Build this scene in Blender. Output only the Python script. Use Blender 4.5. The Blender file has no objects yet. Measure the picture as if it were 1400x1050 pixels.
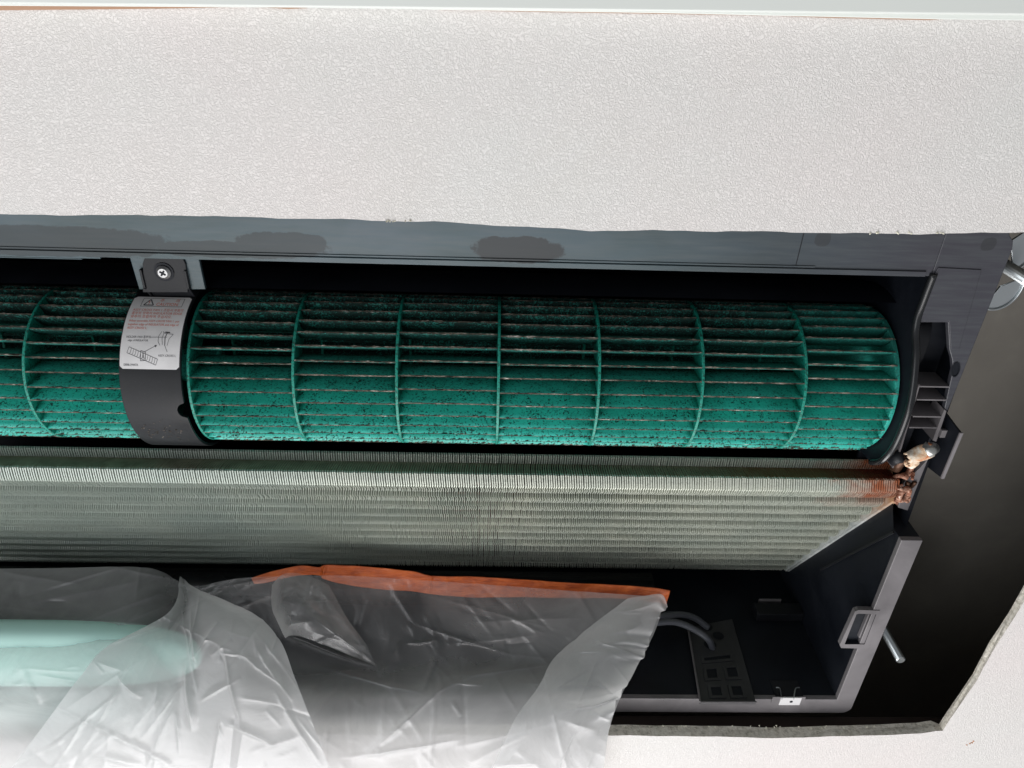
import bpy, bmesh, math, random
import numpy as np
from mathutils import Vector, Matrix
random.seed(7); rng = np.random.RandomState(5)
S = bpy.context.scene; COL = S.collection

# ------------------------------------------------------------------ camera (looks up into the opened unit)
F = 1011.0
def nrm(v): v = np.array(v, float); return v/np.linalg.norm(v)
AX = nrm((31900, -595, -1011)); AZ = np.array((-21, 607, -1011.)); AZ -= AX*(AZ@AX); AZ = nrm(AZ); AY = np.cross(AZ, AX)
ROT = np.array([AX, AY, AZ])                    # camera -> world, camera at the origin, ceiling above it
cam = bpy.data.cameras.new('camera'); camo = bpy.data.objects.new('camera', cam); COL.objects.link(camo)
cam.sensor_width = 36; cam.lens = 36*F/1400; cam.clip_start = .01; cam.clip_end = 50
camo.matrix_world = Matrix([list(ROT[i])+[0] for i in range(3)]+[[0, 0, 0, 1]])
S.camera = camo
S.render.resolution_x = 1024; S.render.resolution_y = 768

# ------------------------------------------------------------------ world, lamps, exposure
W = bpy.data.worlds.new('World'); S.world = W; W.use_nodes = True
W.node_tree.nodes['Background'].inputs[0].default_value = (.93, .96, 1, 1)
W.node_tree.nodes['Background'].inputs[1].default_value = .24
S.view_settings.view_transform = 'Standard'; S.view_settings.look = 'None'; S.view_settings.exposure = 0; S.view_settings.gamma = 1
def area(name, loc, aim, sx, sy, power, colr):
    l = bpy.data.lights.new(name, 'AREA'); l.shape = 'RECTANGLE'; l.size = sx; l.size_y = sy; l.energy = power; l.color = colr
    o = bpy.data.objects.new(name, l); COL.objects.link(o); o.location = loc
    o.rotation_euler = (Vector(aim)-Vector(loc)).to_track_quat('-Z', 'Y').to_euler()
    return o
area('window_light', (-.15, 1.45, -1.1), (0, .35, .4), 1.7, 1.2, 35, (1, .98, .965))
area('low_film_backlight', (.1, 2.7, -.15), (0, .5, .38), 1.8, .8, 30, (1, .975, .955))  # extra unseen lamp, added to make the film glow from behind
area('left_fill', (-1.25, .35, -1.0), (0, .5, .4), 1.4, 1.2, 11, (.97, .99, 1))  # unseen fill lamp added on the left to brighten film and coil

# ------------------------------------------------------------------ calculation helpers
def ray(px, py): return ROT@np.array([px-700, 525-py, -F])
def at(px, py, z): d = ray(px, py); return d*z/d[2]
def atx(px, py, x): d = ray(px, py); return d*x/d[0]
def aty(px, py, y): d = ray(px, py); return d*y/d[1]

def tag(o, label=None, cat=None, group=None, kind=None):
    if label: o['label'] = label
    if cat: o['category'] = cat
    if group: o['group'] = group
    if kind: o['kind'] = kind
    return o
def empty(name, loc=(0, 0, 0)):
    o = bpy.data.objects.new(name, None); COL.objects.link(o); o.location = loc; o.empty_display_size = .02
    bpy.context.view_layer.update(); return o
def link(name, me, parent=None, smooth=False):
    o = bpy.data.objects.new(name, me); COL.objects.link(o)
    if parent is not None:
        o.parent = parent
        o.matrix_parent_inverse = Matrix.Translation(-Vector(wloc(parent)))
    if smooth:
        me.polygons.foreach_set('use_smooth', [True]*len(me.polygons))
    return o
def wloc(o):
    return (0, 0, 0) if o.parent is not None or o.type == 'MESH' else tuple(o.location)

class MB:
    def __init__(s): s.v = []; s.f = []; s.m = []; s.mats = []
    def mi(s, mat):
        if mat not in s.mats: s.mats.append(mat)
        return s.mats.index(mat)
    def add(s, vs, fs, mat):
        n = len(s.v); s.v += [tuple(float(c) for c in v) for v in vs]; k = s.mi(mat)
        for f in fs: s.f.append(tuple(i+n for i in f)); s.m.append(k)
    def box(s, a, b, mat):
        (x0, y0, z0), (x1, y1, z1) = a, b
        s.add([(x0, y0, z0), (x1, y0, z0), (x1, y1, z0), (x0, y1, z0), (x0, y0, z1), (x1, y0, z1), (x1, y1, z1), (x0, y1, z1)],
              [(0, 3, 2, 1), (4, 5, 6, 7), (0, 1, 5, 4), (1, 2, 6, 5), (2, 3, 7, 6), (3, 0, 4, 7)], mat)
    def prism(s, pts, vec, mat):
        """polygon pts (3-D, any plane) pushed along vec"""
        n = len(pts); vec = np.array(vec, float)
        vs = [np.array(p, float) for p in pts]; vs += [p+vec for p in vs]
        s.add(vs, [tuple(range(n))[::-1], tuple(range(n, 2*n))]+[(i, (i+1) % n, (i+1) % n+n, i+n) for i in range(n)], mat)
    def tube(s, pts, r, mat, n=10, caps=True, rs=None):
        pts = [np.array(p, float) for p in pts]; m = len(pts); vs = []; up = None
        for i, p in enumerate(pts):
            t = nrm(pts[min(i+1, m-1)]-pts[max(i-1, 0)])
            if up is None: up = np.array((0, 0, 1.)) if abs(t[2]) < .9 else np.array((0, 1., 0))
            a = nrm(np.cross(t, up)); b = np.cross(a, t); up = b
            rr = rs[i] if rs is not None else r
            for k in range(n):
                w = 2*math.pi*k/n; vs.append(p+rr*(a*math.cos(w)+b*math.sin(w)))
        fs = [(i*n+k, i*n+(k+1) % n, (i+1)*n+(k+1) % n, (i+1)*n+k) for i in range(m-1) for k in range(n)]
        if caps: fs += [tuple(range(n))[::-1], tuple((m-1)*n+k for k in range(n))]
        s.add(vs, fs, mat)
    def mesh(s, name, fix=True):
        me = bpy.data.meshes.new(name); me.from_pydata(s.v, [], s.f)
        for m in s.mats: me.materials.append(m)
        me.polygons.foreach_set('material_index', s.m); me.update()
        if fix:
            bm = bmesh.new(); bm.from_mesh(me); bmesh.ops.recalc_face_normals(bm, faces=bm.faces); bm.to_mesh(me); bm.free()
        return me
    def build(s, name, parent=None, smooth=False, bevel=0, seg=2, label=None, fix=True):
        o = link(name, s.mesh(name, fix), parent, smooth)
        if bevel:
            b = o.modifiers.new('bevel', 'BEVEL'); b.width = bevel; b.segments = seg; b.limit_method = 'ANGLE'; b.angle_limit = math.radians(35)
            o.data.polygons.foreach_set('use_smooth', [True]*len(o.data.polygons))
            b.harden_normals = True
        if label: o['label'] = label
        return o

# ------------------------------------------------------------------ materials
def mat(name, col, rough=.5, metal=0, spec=.5):
    m = bpy.data.materials.new(name); m.use_nodes = True; b = m.node_tree.nodes['Principled BSDF']
    b.inputs['Base Color'].default_value = (*col, 1); b.inputs['Roughness'].default_value = rough
    b.inputs['Metallic'].default_value = metal; b.inputs['Specular IOR Level'].default_value = spec
    return m
class G:
    """tiny node-graph helper"""
    def __init__(s, m): s.t = m.node_tree; s.b = s.t.nodes['Principled BSDF']; s.tc = s.t.nodes.new('ShaderNodeTexCoord'); s.g = s.t.nodes.new('ShaderNodeNewGeometry')
    def n(s, kind, **kw):
        x = s.t.nodes.new(kind)
        for k, v in kw.items():
            if k.startswith('_'): setattr(x, k[1:], v)
            else: s.put(x.inputs[k.replace('__', ' ')], v)
        return x
    def put(s, inp, v):
        if hasattr(v, 'links') or isinstance(v, bpy.types.NodeSocket): s.t.links.new(v, inp)
        else: inp.default_value = v
    def noise(s, scale, detail=4, rough=.55, dist=0, stretch=None):
        src = s.g.outputs['Position']
        if stretch:
            mp = s.n('ShaderNodeMapping', Vector=src, Scale=stretch); src = mp.outputs[0]
        return s.n('ShaderNodeTexNoise', Vector=src, Scale=scale, Detail=detail, Roughness=rough, Distortion=dist).outputs['Fac']
    def ramp(s, fac, stops):
        r = s.n('ShaderNodeValToRGB', Fac=fac); e = r.color_ramp.elements
        while len(e) < len(stops): e.new(.5)
        for i, (p, c) in enumerate(stops):
            e[i].position = p; e[i].color = (*c, 1) if isinstance(c, tuple) else (c, c, c, 1)
        return r.outputs['Color']
    def mix(s, f, a, b, mode='MIX'):
        x = s.t.nodes.new('ShaderNodeMix'); x.data_type = 'RGBA'; x.blend_type = mode
        for i, v in ((0, f), (6, a), (7, b)):
            s.put(x.inputs[i], (*v, 1) if isinstance(v, tuple) and len(v) == 3 else v)
        return x.outputs[2]
    def math(s, op, a, b=0, c=None, clamp=False):
        x = s.t.nodes.new('ShaderNodeMath'); x.operation = op; x.use_clamp = clamp
        s.put(x.inputs[0], a); s.put(x.inputs[1], b)
        if c is not None: s.put(x.inputs[2], c)
        return x.outputs[0]
    def sep(s):
        return s.n('ShaderNodeSeparateXYZ', Vector=s.g.outputs['Position']).outputs
    def rng(s, v, a, b, c=0., d=1.):
        return s.n('ShaderNodeMapRange', Value=v, From__Min=a, From__Max=b, To__Min=c, To__Max=d).outputs[0]
    def bump(s, h, strength, dist):
        x = s.n('ShaderNodeBump', Height=h, Strength=strength, Distance=dist); s.t.links.new(x.outputs[0], s.b.inputs['Normal'])
    def col(s, c): s.put(s.b.inputs['Base Color'], c)
    def rough(s, c): s.put(s.b.inputs['Roughness'], c)

# embossed ceiling paper
M_ceil = mat('embossed_ceiling_paper', (.8, .79, .78), .62); g = G(M_ceil)
n1 = g.noise(720, 1.5, .5, .8); rid = g.math('ABSOLUTE', g.math('SUBTRACT', n1, .5)); rid = g.rng(rid, 0, .1)
n2 = g.noise(900, 2, .5, .4)
hh = g.math('ADD', g.math('MULTIPLY', rid, .75), g.math('MULTIPLY', n2, .5))
g.bump(hh, .6, .0006)
c = g.mix(g.ramp(g.noise(5, 5), [(.35, 0.), (.7, 1.)]), (.735, .725, .71), (.765, .715, .705))
c = g.mix(g.ramp(g.noise(11, 6, .7, .5), [(.5, 0.), (.8, .35)]), c, (.70, .67, .63))
c = g.mix(g.ramp(rid, [(0, .26), (.5, 0.)]), c, (.55, .53, .51))
g.col(c)
M_gyp = mat('torn_gypsum_edge', (.33, .33, .29), .9); g = G(M_gyp)
g.col(g.ramp(g.noise(260, 6, .7), [(.3, (.42, .39, .32)), (.5, (.78, .73, .64)), (.72, (.95, .91, .83))])); g.bump(g.noise(500, 5), .8, .001)
M_trim = mat('painted_trim', (.66, .69, .665), .45)
M_wood = mat('brown_wood_edge', (.40, .235, .15), .6)
M_slab = mat('dusty_void_panel', (.2, .18, .155), .8); g = G(M_slab)
g.col(g.ramp(g.noise(9, 5, .6, .3), [(.3, (.26, .245, .22)), (.6, (.33, .31, .28)), (.8, (.42, .39, .35))]))

def plastic(name, base, rough, wear=.5):
    m = mat(name, base, rough); g = G(m)
    a = g.noise(14, 5, .6, .4); b = g.noise(900, 3, .6)
    lo = tuple(x*.75 for x in base); hi = tuple(min(1, x*1.3+.004) for x in base)
    c = g.ramp(a, [(.35, lo), (.65, hi)])
    dust = g.ramp(b, [(.62, 0.), (.78, wear)])
    g.col(g.mix(dust, c, (.13, .125, .115)))
    g.rough(g.rng(a, .3, .7, rough*.8, rough*1.25))
    g.bump(g.noise(1500, 2), .08, .0003)
    return m
M_black = plastic('black_plastic', (.009, .010, .013), .42, .15); M_black.node_tree.nodes['Principled BSDF'].inputs['Specular IOR Level'].default_value = .3
M_inner = plastic('black_housing_plastic', (.007, .009, .014), .5, .12)
M_inner.node_tree.nodes['Principled BSDF'].inputs['Specular IOR Level'].default_value = .22
M_rim = plastic('glossy_black_plastic', (.012, .013, .015), .22, .1)
M_tray = plastic('dark_grey_plastic', (.155, .145, .152), .34, .25)
M_cover = plastic('charcoal_plastic', (.03, .031, .035), .45, .12)
# frame plate: wiped plastic with damp patches
M_frame = mat('wiped_grey_plastic', (.06, .07, .075), .38); g = G(M_frame); x, y, z = g.sep()
a = g.noise(7, 4, .6, .6, (1, 3, 1)); streak = g.noise(30, 5, .6, .2, (1, 14, 1))
c = g.ramp(a, [(.3, (.030, .056, .062)), (.5, (.050, .083, .100)), (.7, (.072, .104, .132))])
c = g.mix(g.rng(x, .08, .27), c, (.050, .050, .062))
c = g.mix(g.rng(streak, .4, .75, 0, .4), c, (.10, .115, .12))
def blob(cx, cy, rx, ry, soft=.12):
    dx = g.math('DIVIDE', g.math('SUBTRACT', x, cx), rx); dy = g.math('DIVIDE', g.math('SUBTRACT', y, cy), ry)
    d = g.math('ADD', g.math('POWER', g.math('ABSOLUTE', dx), 2.6), g.math('POWER', g.math('ABSOLUTE', dy), 2.6))
    d = g.math('ADD', d, g.math('MULTIPLY', g.math('SUBTRACT', g.noise(95, 6, .7), .5), 1.9))
    return g.rng(d, 1.0+soft, 1.0-soft)
def pb(px, py, wx, wy): p = at(px, py, .425); return blob(p[0], p[1], wx*.00045, wy*.00055)
w = pb(708, 341, 60, 15)
for q in ((385, 333, 62, 13), (320, 341, 120, 9), (80, 330, 150, 17)): w = g.math('MAXIMUM', w, g.math('MULTIPLY', pb(*q), .75))
for q in ((1125, 327, 11, 8), (1352, 334, 10, 8)): w = g.math('MAXIMUM', w, g.math('MULTIPLY', pb(*q), .7))
c = g.mix(g.math('MULTIPLY', w, .85), c, (.022, .024, .027)); g.col(c); g.rough(g.rng(w, 0, 1, .36, .5)); g.bump(g.noise(1400, 2), .06, .0003)

# fan plastic: teal with black mildew, extra black painted as shade near and rear, dusty tips
M_fan = mat('teal_fan_plastic', (.0, .25, .2), .42); g = G(M_fan); x, y, z = g.sep()
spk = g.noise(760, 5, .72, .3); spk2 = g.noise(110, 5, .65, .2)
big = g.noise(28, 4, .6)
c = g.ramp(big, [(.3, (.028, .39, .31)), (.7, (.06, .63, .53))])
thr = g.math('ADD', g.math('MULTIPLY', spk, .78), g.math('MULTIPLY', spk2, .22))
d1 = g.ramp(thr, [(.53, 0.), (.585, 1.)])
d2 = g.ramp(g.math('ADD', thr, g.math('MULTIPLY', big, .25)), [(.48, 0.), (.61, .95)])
d1 = g.mix(g.math('MAXIMUM', g.rng(y, .262, .222), g.rng(z, .452, .47)), d1, d2)  # denser black on the near side and rear half imitates shade
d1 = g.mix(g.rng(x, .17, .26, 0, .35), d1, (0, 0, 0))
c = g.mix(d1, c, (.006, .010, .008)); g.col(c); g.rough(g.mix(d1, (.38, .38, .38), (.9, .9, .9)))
g.bump(spk, .25, .0004)
M_ring = mat('teal_ring_plastic', (.01, .34, .25), .5); g = G(M_ring)
sp = g.noise(700, 4, .7); g.col(g.mix(g.ramp(sp, [(.5, 0.), (.6, .9)]), (.01, .30, .225), (.006, .03, .022)))
M_dust = mat('caked_fan_dust', (.3, .26, .22), .95); g = G(M_dust)
sp = g.noise(420, 4, .75, .5, (.35, 1, 1)); g.col(g.ramp(sp, [(.38, (.012, .012, .010)), (.5, (.11, .09, .07)), (.62, (.30, .26, .22)), (.74, (.85, .83, .8))]))
g.bump(sp, .9, .001)

# aluminium fins, rusty towards the pipe end
M_fin = mat('coated_aluminium_fins', (.5, .55, .5), .34, .35); g = G(M_fin); x, y, z = g.sep()
a = g.noise(16, 4, .6, .3); f = g.noise(800, 3, .6, 0, (1, 1, 1))
c = g.ramp(a, [(.3, (.56, .61, .54)), (.7, (.74, .76, .66))])
c = g.mix(g.rng(x, -.22, .02, .5, 0), c, (.38, .47, .45))
c = g.mix(g.ramp(f, [(.3, .55), (.5, 0.)]), c, (.17, .18, .15))
rx = g.math('ADD', x, g.math('MULTIPLY', g.math('SUBTRACT', g.noise(55, 5, .65, .5), .5), .12))
rz = g.rng(y, .372, .345)
r = g.math('MULTIPLY', g.rng(rx, .248, .300), rz)
c = g.mix(r, c, (.36, .11, .045)); g.col(c); g.rough(g.rng(r, 0, 1, .38, .8)); g.put(g.b.inputs['Metallic'], g.rng(r, 0, 1, .25, .05))
M_fin2 = mat('dirty_fin_edges', (.20, .19, .14), .7, .3); g = G(M_fin2); x, y, z = g.sep()
c = g.ramp(g.noise(90, 5), [(.3, (.28, .28, .20)), (.7, (.50, .49, .36))])
rx = g.math('ADD', x, g.math('MULTIPLY', g.math('SUBTRACT', g.noise(40, 5, .65, .5), .5), .1))
c = g.mix(g.rng(rx, .12, .22, 0, .8), c, (.27, .12, .03)); c = g.mix(g.rng(rx, .245, .29), c, (.20, .035, .015)); g.col(c)
M_tube = mat('dark_copper_tube', (.10, .05, .03), .45, .6)
M_end = mat('galvanised_end_plate', (.62, .66, .64), .5, .1); g = G(M_end); x, y, z = g.sep()
nn = g.noise(120, 5, .6); c = g.ramp(nn, [(.3, (.5, .54, .53)), (.7, (.85, .87, .85))])
c = g.mix(g.rng(g.math('ADD', y, g.math('MULTIPLY', nn, .05)), .425, .375), c, (.62, .36, .2)); g.col(c)
M_rust = mat('corroded_copper', (.25, .09, .05), .7, .3); g = G(M_rust)
g.col(g.ramp(g.noise(300, 6, .7, 1), [(.3, (.05, .02, .015)), (.45, (.32, .12, .07)), (.6, (.55, .33, .24)), (.75, (.8, .78, .72))])); g.bump(g.noise(500, 4), .6, .001)
M_foam = mat('yellowed_foam_sleeve', (.72, .6, .45), .85); g = G(M_foam)
g.col(g.ramp(g.noise(130, 5, .6, .6), [(.36, (.6, .17, .06)), (.5, (.78, .55, .36)), (.62, (.9, .82, .7))])); g.bump(g.noise(400, 4), .6, .001)
M_zinc = mat('zinc_plated_steel', (.62, .66, .68), .32, .95)
M_screw = mat('steel_screw', (.42, .42, .42), .38, .9)
M_cable = mat('grey_cable_sheath', (.085, .09, .105), .34)
M_clip = mat('white_plastic_clip', (.72, .71, .72), .45)
M_white = mat('label_paper', (.8, .8, .8), .42); g = G(M_white)
g.col(g.ramp(g.noise(60, 5), [(.35, (.76, .75, .76)), (.7, (.86, .85, .86))]))
M_red = mat('label_red_ink', (.72, .16, .10), .5); M_ink = mat('label_black_ink', (.06, .06, .07), .5)
M_orange = mat('orange_tape', (.8, .17, .04), .45); g = G(M_orange)
g.col(g.ramp(g.noise(60, 5, .6, .6, (1, 2, 2)), [(.3, (.34, .05, .006)), (.55, (.60, .115, .015)), (.8, (.76, .19, .04))])); g.bump(g.noise(120, 4, .6, 1, (.5, 3, 3)), .5, .003)
M_mint = mat('pale_mint_plastic', (.60, .93, .86), .5)

def film_mat(name, base, edge, tint):
    m = bpy.data.materials.new(name); m.use_nodes = True; t = m.node_tree; t.nodes.clear()
    out = t.nodes.new('ShaderNodeOutputMaterial')
    tr = t.nodes.new('ShaderNodeBsdfTransparent'); df = t.nodes.new('ShaderNodeBsdfDiffuse'); tl = t.nodes.new('ShaderNodeBsdfTranslucent'); gl = t.nodes.new('ShaderNodeBsdfGlossy')
    df.inputs[0].default_value = (*tint, 1); tl.inputs[0].default_value = (*tint, 1); gl.inputs['Roughness'].default_value = .25; gl.inputs[0].default_value = (.7, .7, .72, 1)
    geo = t.nodes.new('ShaderNodeNewGeometry')
    no = t.nodes.new('ShaderNodeTexNoise'); no.inputs['Scale'].default_value = 16; no.inputs['Detail'].default_value = 6; no.inputs['Distortion'].default_value = 1.2; no.inputs['Roughness'].default_value = .6
    t.links.new(geo.outputs['Position'], no.inputs['Vector'])
    bp = t.nodes.new('ShaderNodeBump'); bp.inputs['Strength'].default_value = .16; bp.inputs['Distance'].default_value = .008
    t.links.new(no.outputs['Fac'], bp.inputs['Height'])
    for s in (gl, df): t.links.new(bp.outputs[0], s.inputs['Normal'])
    m1 = t.nodes.new('ShaderNodeMixShader'); m1.inputs[0].default_value = .52
    t.links.new(df.outputs[0], m1.inputs[1]); t.links.new(tl.outputs[0], m1.inputs[2])
    lw = t.nodes.new('ShaderNodeLayerWeight'); lw.inputs['Blend'].default_value = .5; t.links.new(bp.outputs[0], lw.inputs['Normal'])
    pw = t.nodes.new('ShaderNodeMath'); pw.operation = 'POWER'; t.links.new(lw.outputs['Facing'], pw.inputs[0]); pw.inputs[1].default_value = 2.0
    at_ = t.nodes.new('ShaderNodeAttribute'); at_.attribute_name = 'haze'
    ad = t.nodes.new('ShaderNodeMath'); ad.operation = 'MULTIPLY_ADD'; t.links.new(pw.outputs[0], ad.inputs[0]); ad.inputs[1].default_value = edge; t.links.new(at_.outputs['Fac'], ad.inputs[2])
    ns = t.nodes.new('ShaderNodeMath'); ns.operation = 'MULTIPLY_ADD'; ns.use_clamp = True; t.links.new(no.outputs['Fac'], ns.inputs[0]); ns.inputs[1].default_value = .4; 
    a2 = t.nodes.new('ShaderNodeMath'); a2.operation = 'ADD'; t.links.new(ad.outputs[0], a2.inputs[0]); a2.inputs[1].default_value = base-.26
    t.links.new(a2.outputs[0], ns.inputs[2])
    m2 = t.nodes.new('ShaderNodeMixShader'); t.links.new(ns.outputs[0], m2.inputs[0]); t.links.new(tr.outputs[0], m2.inputs[1]); t.links.new(m1.outputs[0], m2.inputs[2])
    m3 = t.nodes.new('ShaderNodeMixShader'); p4 = t.nodes.new('ShaderNodeMath'); p4.operation = 'POWER'; t.links.new(lw.outputs['Facing'], p4.inputs[0]); p4.inputs[1].default_value = 4.0; fr = t.nodes.new('ShaderNodeMath'); fr.operation = 'MULTIPLY_ADD'; t.links.new(p4.outputs[0], fr.inputs[0]); fr.inputs[1].default_value = .6; fr.inputs[2].default_value = .06
    t.links.new(fr.outputs[0], m3.inputs[0]); t.links.new(m2.outputs[0], m3.inputs[1]); t.links.new(gl.outputs[0], m3.inputs[2])
    t.links.new(m3.outputs[0], out.inputs[0])
    return m
M_film = film_mat('clear_polythene', .10, .65, (.885, .89, .895))

# ================================================================== SETTING
H = .385
# ceiling: board with a roughly sawn opening
def wob(x, s, a): return a*(math.sin(x*37*s+1.3)+.6*math.sin(x*91*s+.4)+.35*math.sin(x*211*s))
near = []
for i in range(90):
    px = -260+i*(1900/89.)
    yl = np.interp(px, [-260, 0, 240, 420, 600, 700, 800, 1000, 1150, 1250, 1400, 1640], [291, 293.5, 294.5, 299, 303.5, 309, 315, 316, 318.5, 320, 317.5, 318])
    p = at(px, yl, H); near.append((p[0], p[1]+wob(p[0], 3, .00025)+random.uniform(-.00012, .00012)))
far = []
for i in range(80):
    px = -300+i*(1580/79.)
    yl = np.interp(px, [-300, 700, 850, 950, 1040, 1130, 1200, 1262, 1284], [1004, 1005, 1006, 1006.5, 1009, 1007.5, 1005, 1003, 999])
    p = at(px, yl, H); far.append((p[0], p[1]+wob(p[0], 2, .0005)+random.uniform(-.0003, .0003)))
right = []
for px, py in ((1289, 999), (1298.6, 984), (1318, 956), (1336, 930), (1344, 914), (1360, 886), (1378.6, 857), (1389, 841), (1400, 822), (1440, 750), (1500, 645)):
    p = at(px, py, H); right.append((p[0], p[1]))
hole = far+right+[(.52, .26), (.52, .132)]+near[::-1]
xl = min(near[0][0], far[0][0])
hole = [h for h in hole if h[0] < .521]
hole = [(-.62, far[0][1])]+hole+[(-.62, near[0][1])]
bm = bmesh.new()
outer = [(-1.6, -1.3), (-1.6, 1.9), (1.6, 1.9), (1.6, -1.3)]
vo = [bm.verts.new((x, y, H)) for x, y in outer]; vh = [bm.verts.new((x, y, H)) for x, y in hole]
ed = [bm.edges.new((L[i], L[(i+1) % len(L)])) for L in (vo, vh) for i in range(len(L))]
bmesh.ops.triangle_fill(bm, use_beauty=True, use_dissolve=False, edges=ed, normal=(0, 0, -1))
me = bpy.data.meshes.new('ceiling'); bm.to_mesh(me); bm.free(); me.materials.append(M_ceil)
ceil = link('ceiling', me); tag(ceil, kind='structure')
# sawn edge of the board (gypsum core)
mb = MB(); n = len(hole); T = .0100
vs = []
for k, dz in enumerate((0, T*.35, T*.7, T)):
    for (x, y) in hole:
        j = 0 if k == 0 else random.uniform(-.0003, .0006)
        ox = (1 if x > .3 else 0); oy = (1 if y > .4 else -1)
        rt = x > .395 and y < .575; vs.append((x-(j if rt else 0), y-(0 if rt else j*oy), H+dz*(.62 if rt else 1)))
mb.add(vs, [(k*n+i, k*n+(i+1) % n, (k+1)*n+(i+1) % n, (k+1)*n+i) for k in range(3) for i in range(n)], M_gyp)
vb = [(x, y, H+T*(.62 if x > .395 and y < .575 else 1)) for x, y in hole]+[(x+(.3 if x > .38 else (-.3 if x < -.6 else 0)), y+(.3 if y > .45 else -.3), H+T) for x, y in hole]
mb.add(vb, [(i, (i+1) % n, (i+1) % n+n, i+n) for i in range(n)], M_gyp)
e_ = mb.build('sawn_edge', ceil)
# crumbs of torn paper along the cut
mb = MB()
def crumb(px, py, r, m, z=H-.0012):
    p = at(px, py, z); k = 7; vs = [p+np.array([0, 0, -r*.5])]+[p+np.array([math.cos(a)*r*random.uniform(.5, 1.3), math.sin(a)*r*random.uniform(.4, 1), random.uniform(.0002, .0013)]) for a in np.linspace(0, 6.28, k, endpoint=False)]
    mb.add(vs, [(0, i+1, (i+1) % k+1) for i in range(k)], m)
M_paper = mat('torn_paper', (.85, .82, .68), .9)
for i in range(9): crumb(random.uniform(522, 562), 303+random.uniform(-1.0, .8), .0006, M_paper)
for i in range(10): crumb(random.uniform(1170, 1320), 319+random.uniform(-1, 1), .0007, M_paper)
for i in range(40): crumb(random.uniform(845, 1285), np.interp(1000, [0, 1], [0, 996])+random.uniform(-3, 1), .0008, M_paper, H+.007)
o = mb.build('paper_crumbs', ceil); o['kind'] = 'stuff'
mb = MB(); M_chip = mat('orange_dust_chip', (.7, .36, .2), .8)
for px, py in ((1331, 1014), (1326, 1017), (1322, 1019), (1329, 1016)): crumb(px, py, .0012, M_chip, H-.0005)
o = mb.build('dust_chip', ceil)
# ceiling trim along the top of the picture
tr = empty('ceiling_moulding', (0, .02, H)); tag(tr, 'pale grey painted moulding along the top edge of the textured ceiling', 'moulding')
pa, pc = at(-250, 7, H), at(1650, 29, H)
mb = MB(); y0 = pa[1]; y1 = pc[1]; zt = H-.012
q = [at(-250, 3, zt), at(700, 14, zt), at(1650, 24, zt)]
mb.prism([q[0], q[1], q[2], (q[2][0], q[2][1]-.16, zt), (q[0][0], q[0][1]-.16, zt)], (0, 0, .0118), M_trim)
mb.build('moulding_board', tr, bevel=.0012)
mb = MB(); z2 = H-.004
q = [at(-250, 6.5, z2), at(400, 10.5, z2), at(900, 18, z2), at(1270, 26.3, z2), at(1650, 31.5, z2)]
mb.prism(q+[(q[4][0], q[4][1]-.02, z2), (q[0][0], q[0][1]-.02, z2)], (0, 0, .0034), M_trim); mb.build('inner_lip', tr, bevel=.0005)
mb = MB(); z2 = H-.0006
q = [at(-250, 14.5, z2), at(0, 14, z2), at(160, 12.6, z2), at(250, 11.3, z2), at(335, 9, z2)]
mb.prism(q+[(q[-1][0], q[-1][1]-.01, z2), (q[0][0], q[0][1]-.01, z2)], (0, 0, .0005), M_wood)
q = [at(352, 9.5, z2), at(395, 12.2, z2), at(420, 11, z2)]
mb.prism(q+[(q[-1][0], q[-1][1]-.004, z2), (q[0][0], q[0][1]-.004, z2)], (0, 0, .0005), M_wood)
q = [at(600, 13, z2), at(700, 15.6, z2), at(1060, 21.5, z2), at(1130, 24.2, z2), at(1270, 27.5, z2), at(1290, 26, z2)]
mb.prism(q+[(q[-1][0], q[-1][1]-.004, z2), (q[0][0], q[0][1]-.004, z2)], (0, 0, .0005), M_wood)
mb.build('wood_packing', tr, label='brown wood strip showing in the gap under the moulding')
XL0 = -.62
# void above the ceiling
mb = MB(); x0, y0, z0, x1, y1, z1 = -1.25, -.7, H+.012, 1.25, 1.35, .592
mb.add([(x0, y0, z0), (x1, y0, z0), (x1, y1, z0), (x0, y1, z0), (x0, y0, z1), (x1, y0, z1), (x1, y1, z1), (x0, y1, z1)],
       [(4, 7, 6, 5), (0, 4, 5, 1), (1, 5, 6, 2), (2, 6, 7, 3), (3, 7, 4, 0)], M_slab)
o = mb.build('ceiling_void', fix=False); tag(o, kind='structure')

mb = MB(); mb.box((XL0, .5905, H+.0112), (.44, .62, .412), mat('dark_timber', (.05, .035, .03), .8)); mb.build('timber_batten', o)
# ================================================================== AIR CONDITIONER
ac = empty('air_conditioner', (0, .17, .60))
tag(ac, 'opened ceiling air conditioner with green cross flow fan and finned coil exposed', 'air conditioner')
XL = -.62
ZF = .425; LIP = .171; XR = .319
# base frame plate
mb = MB(); T = .004
def pz(lst, z=ZF): return [at(px, py, z) for px, py in lst]
top_edge = [(XL, .100, ZF), (.30, .100, ZF)]
mb.prism([(XL, .100, ZF), (XL, LIP, ZF), (.2745, LIP, ZF), (.2745, .150, ZF), (.2745, .100, ZF)], (0, 0, T), M_frame)
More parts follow.
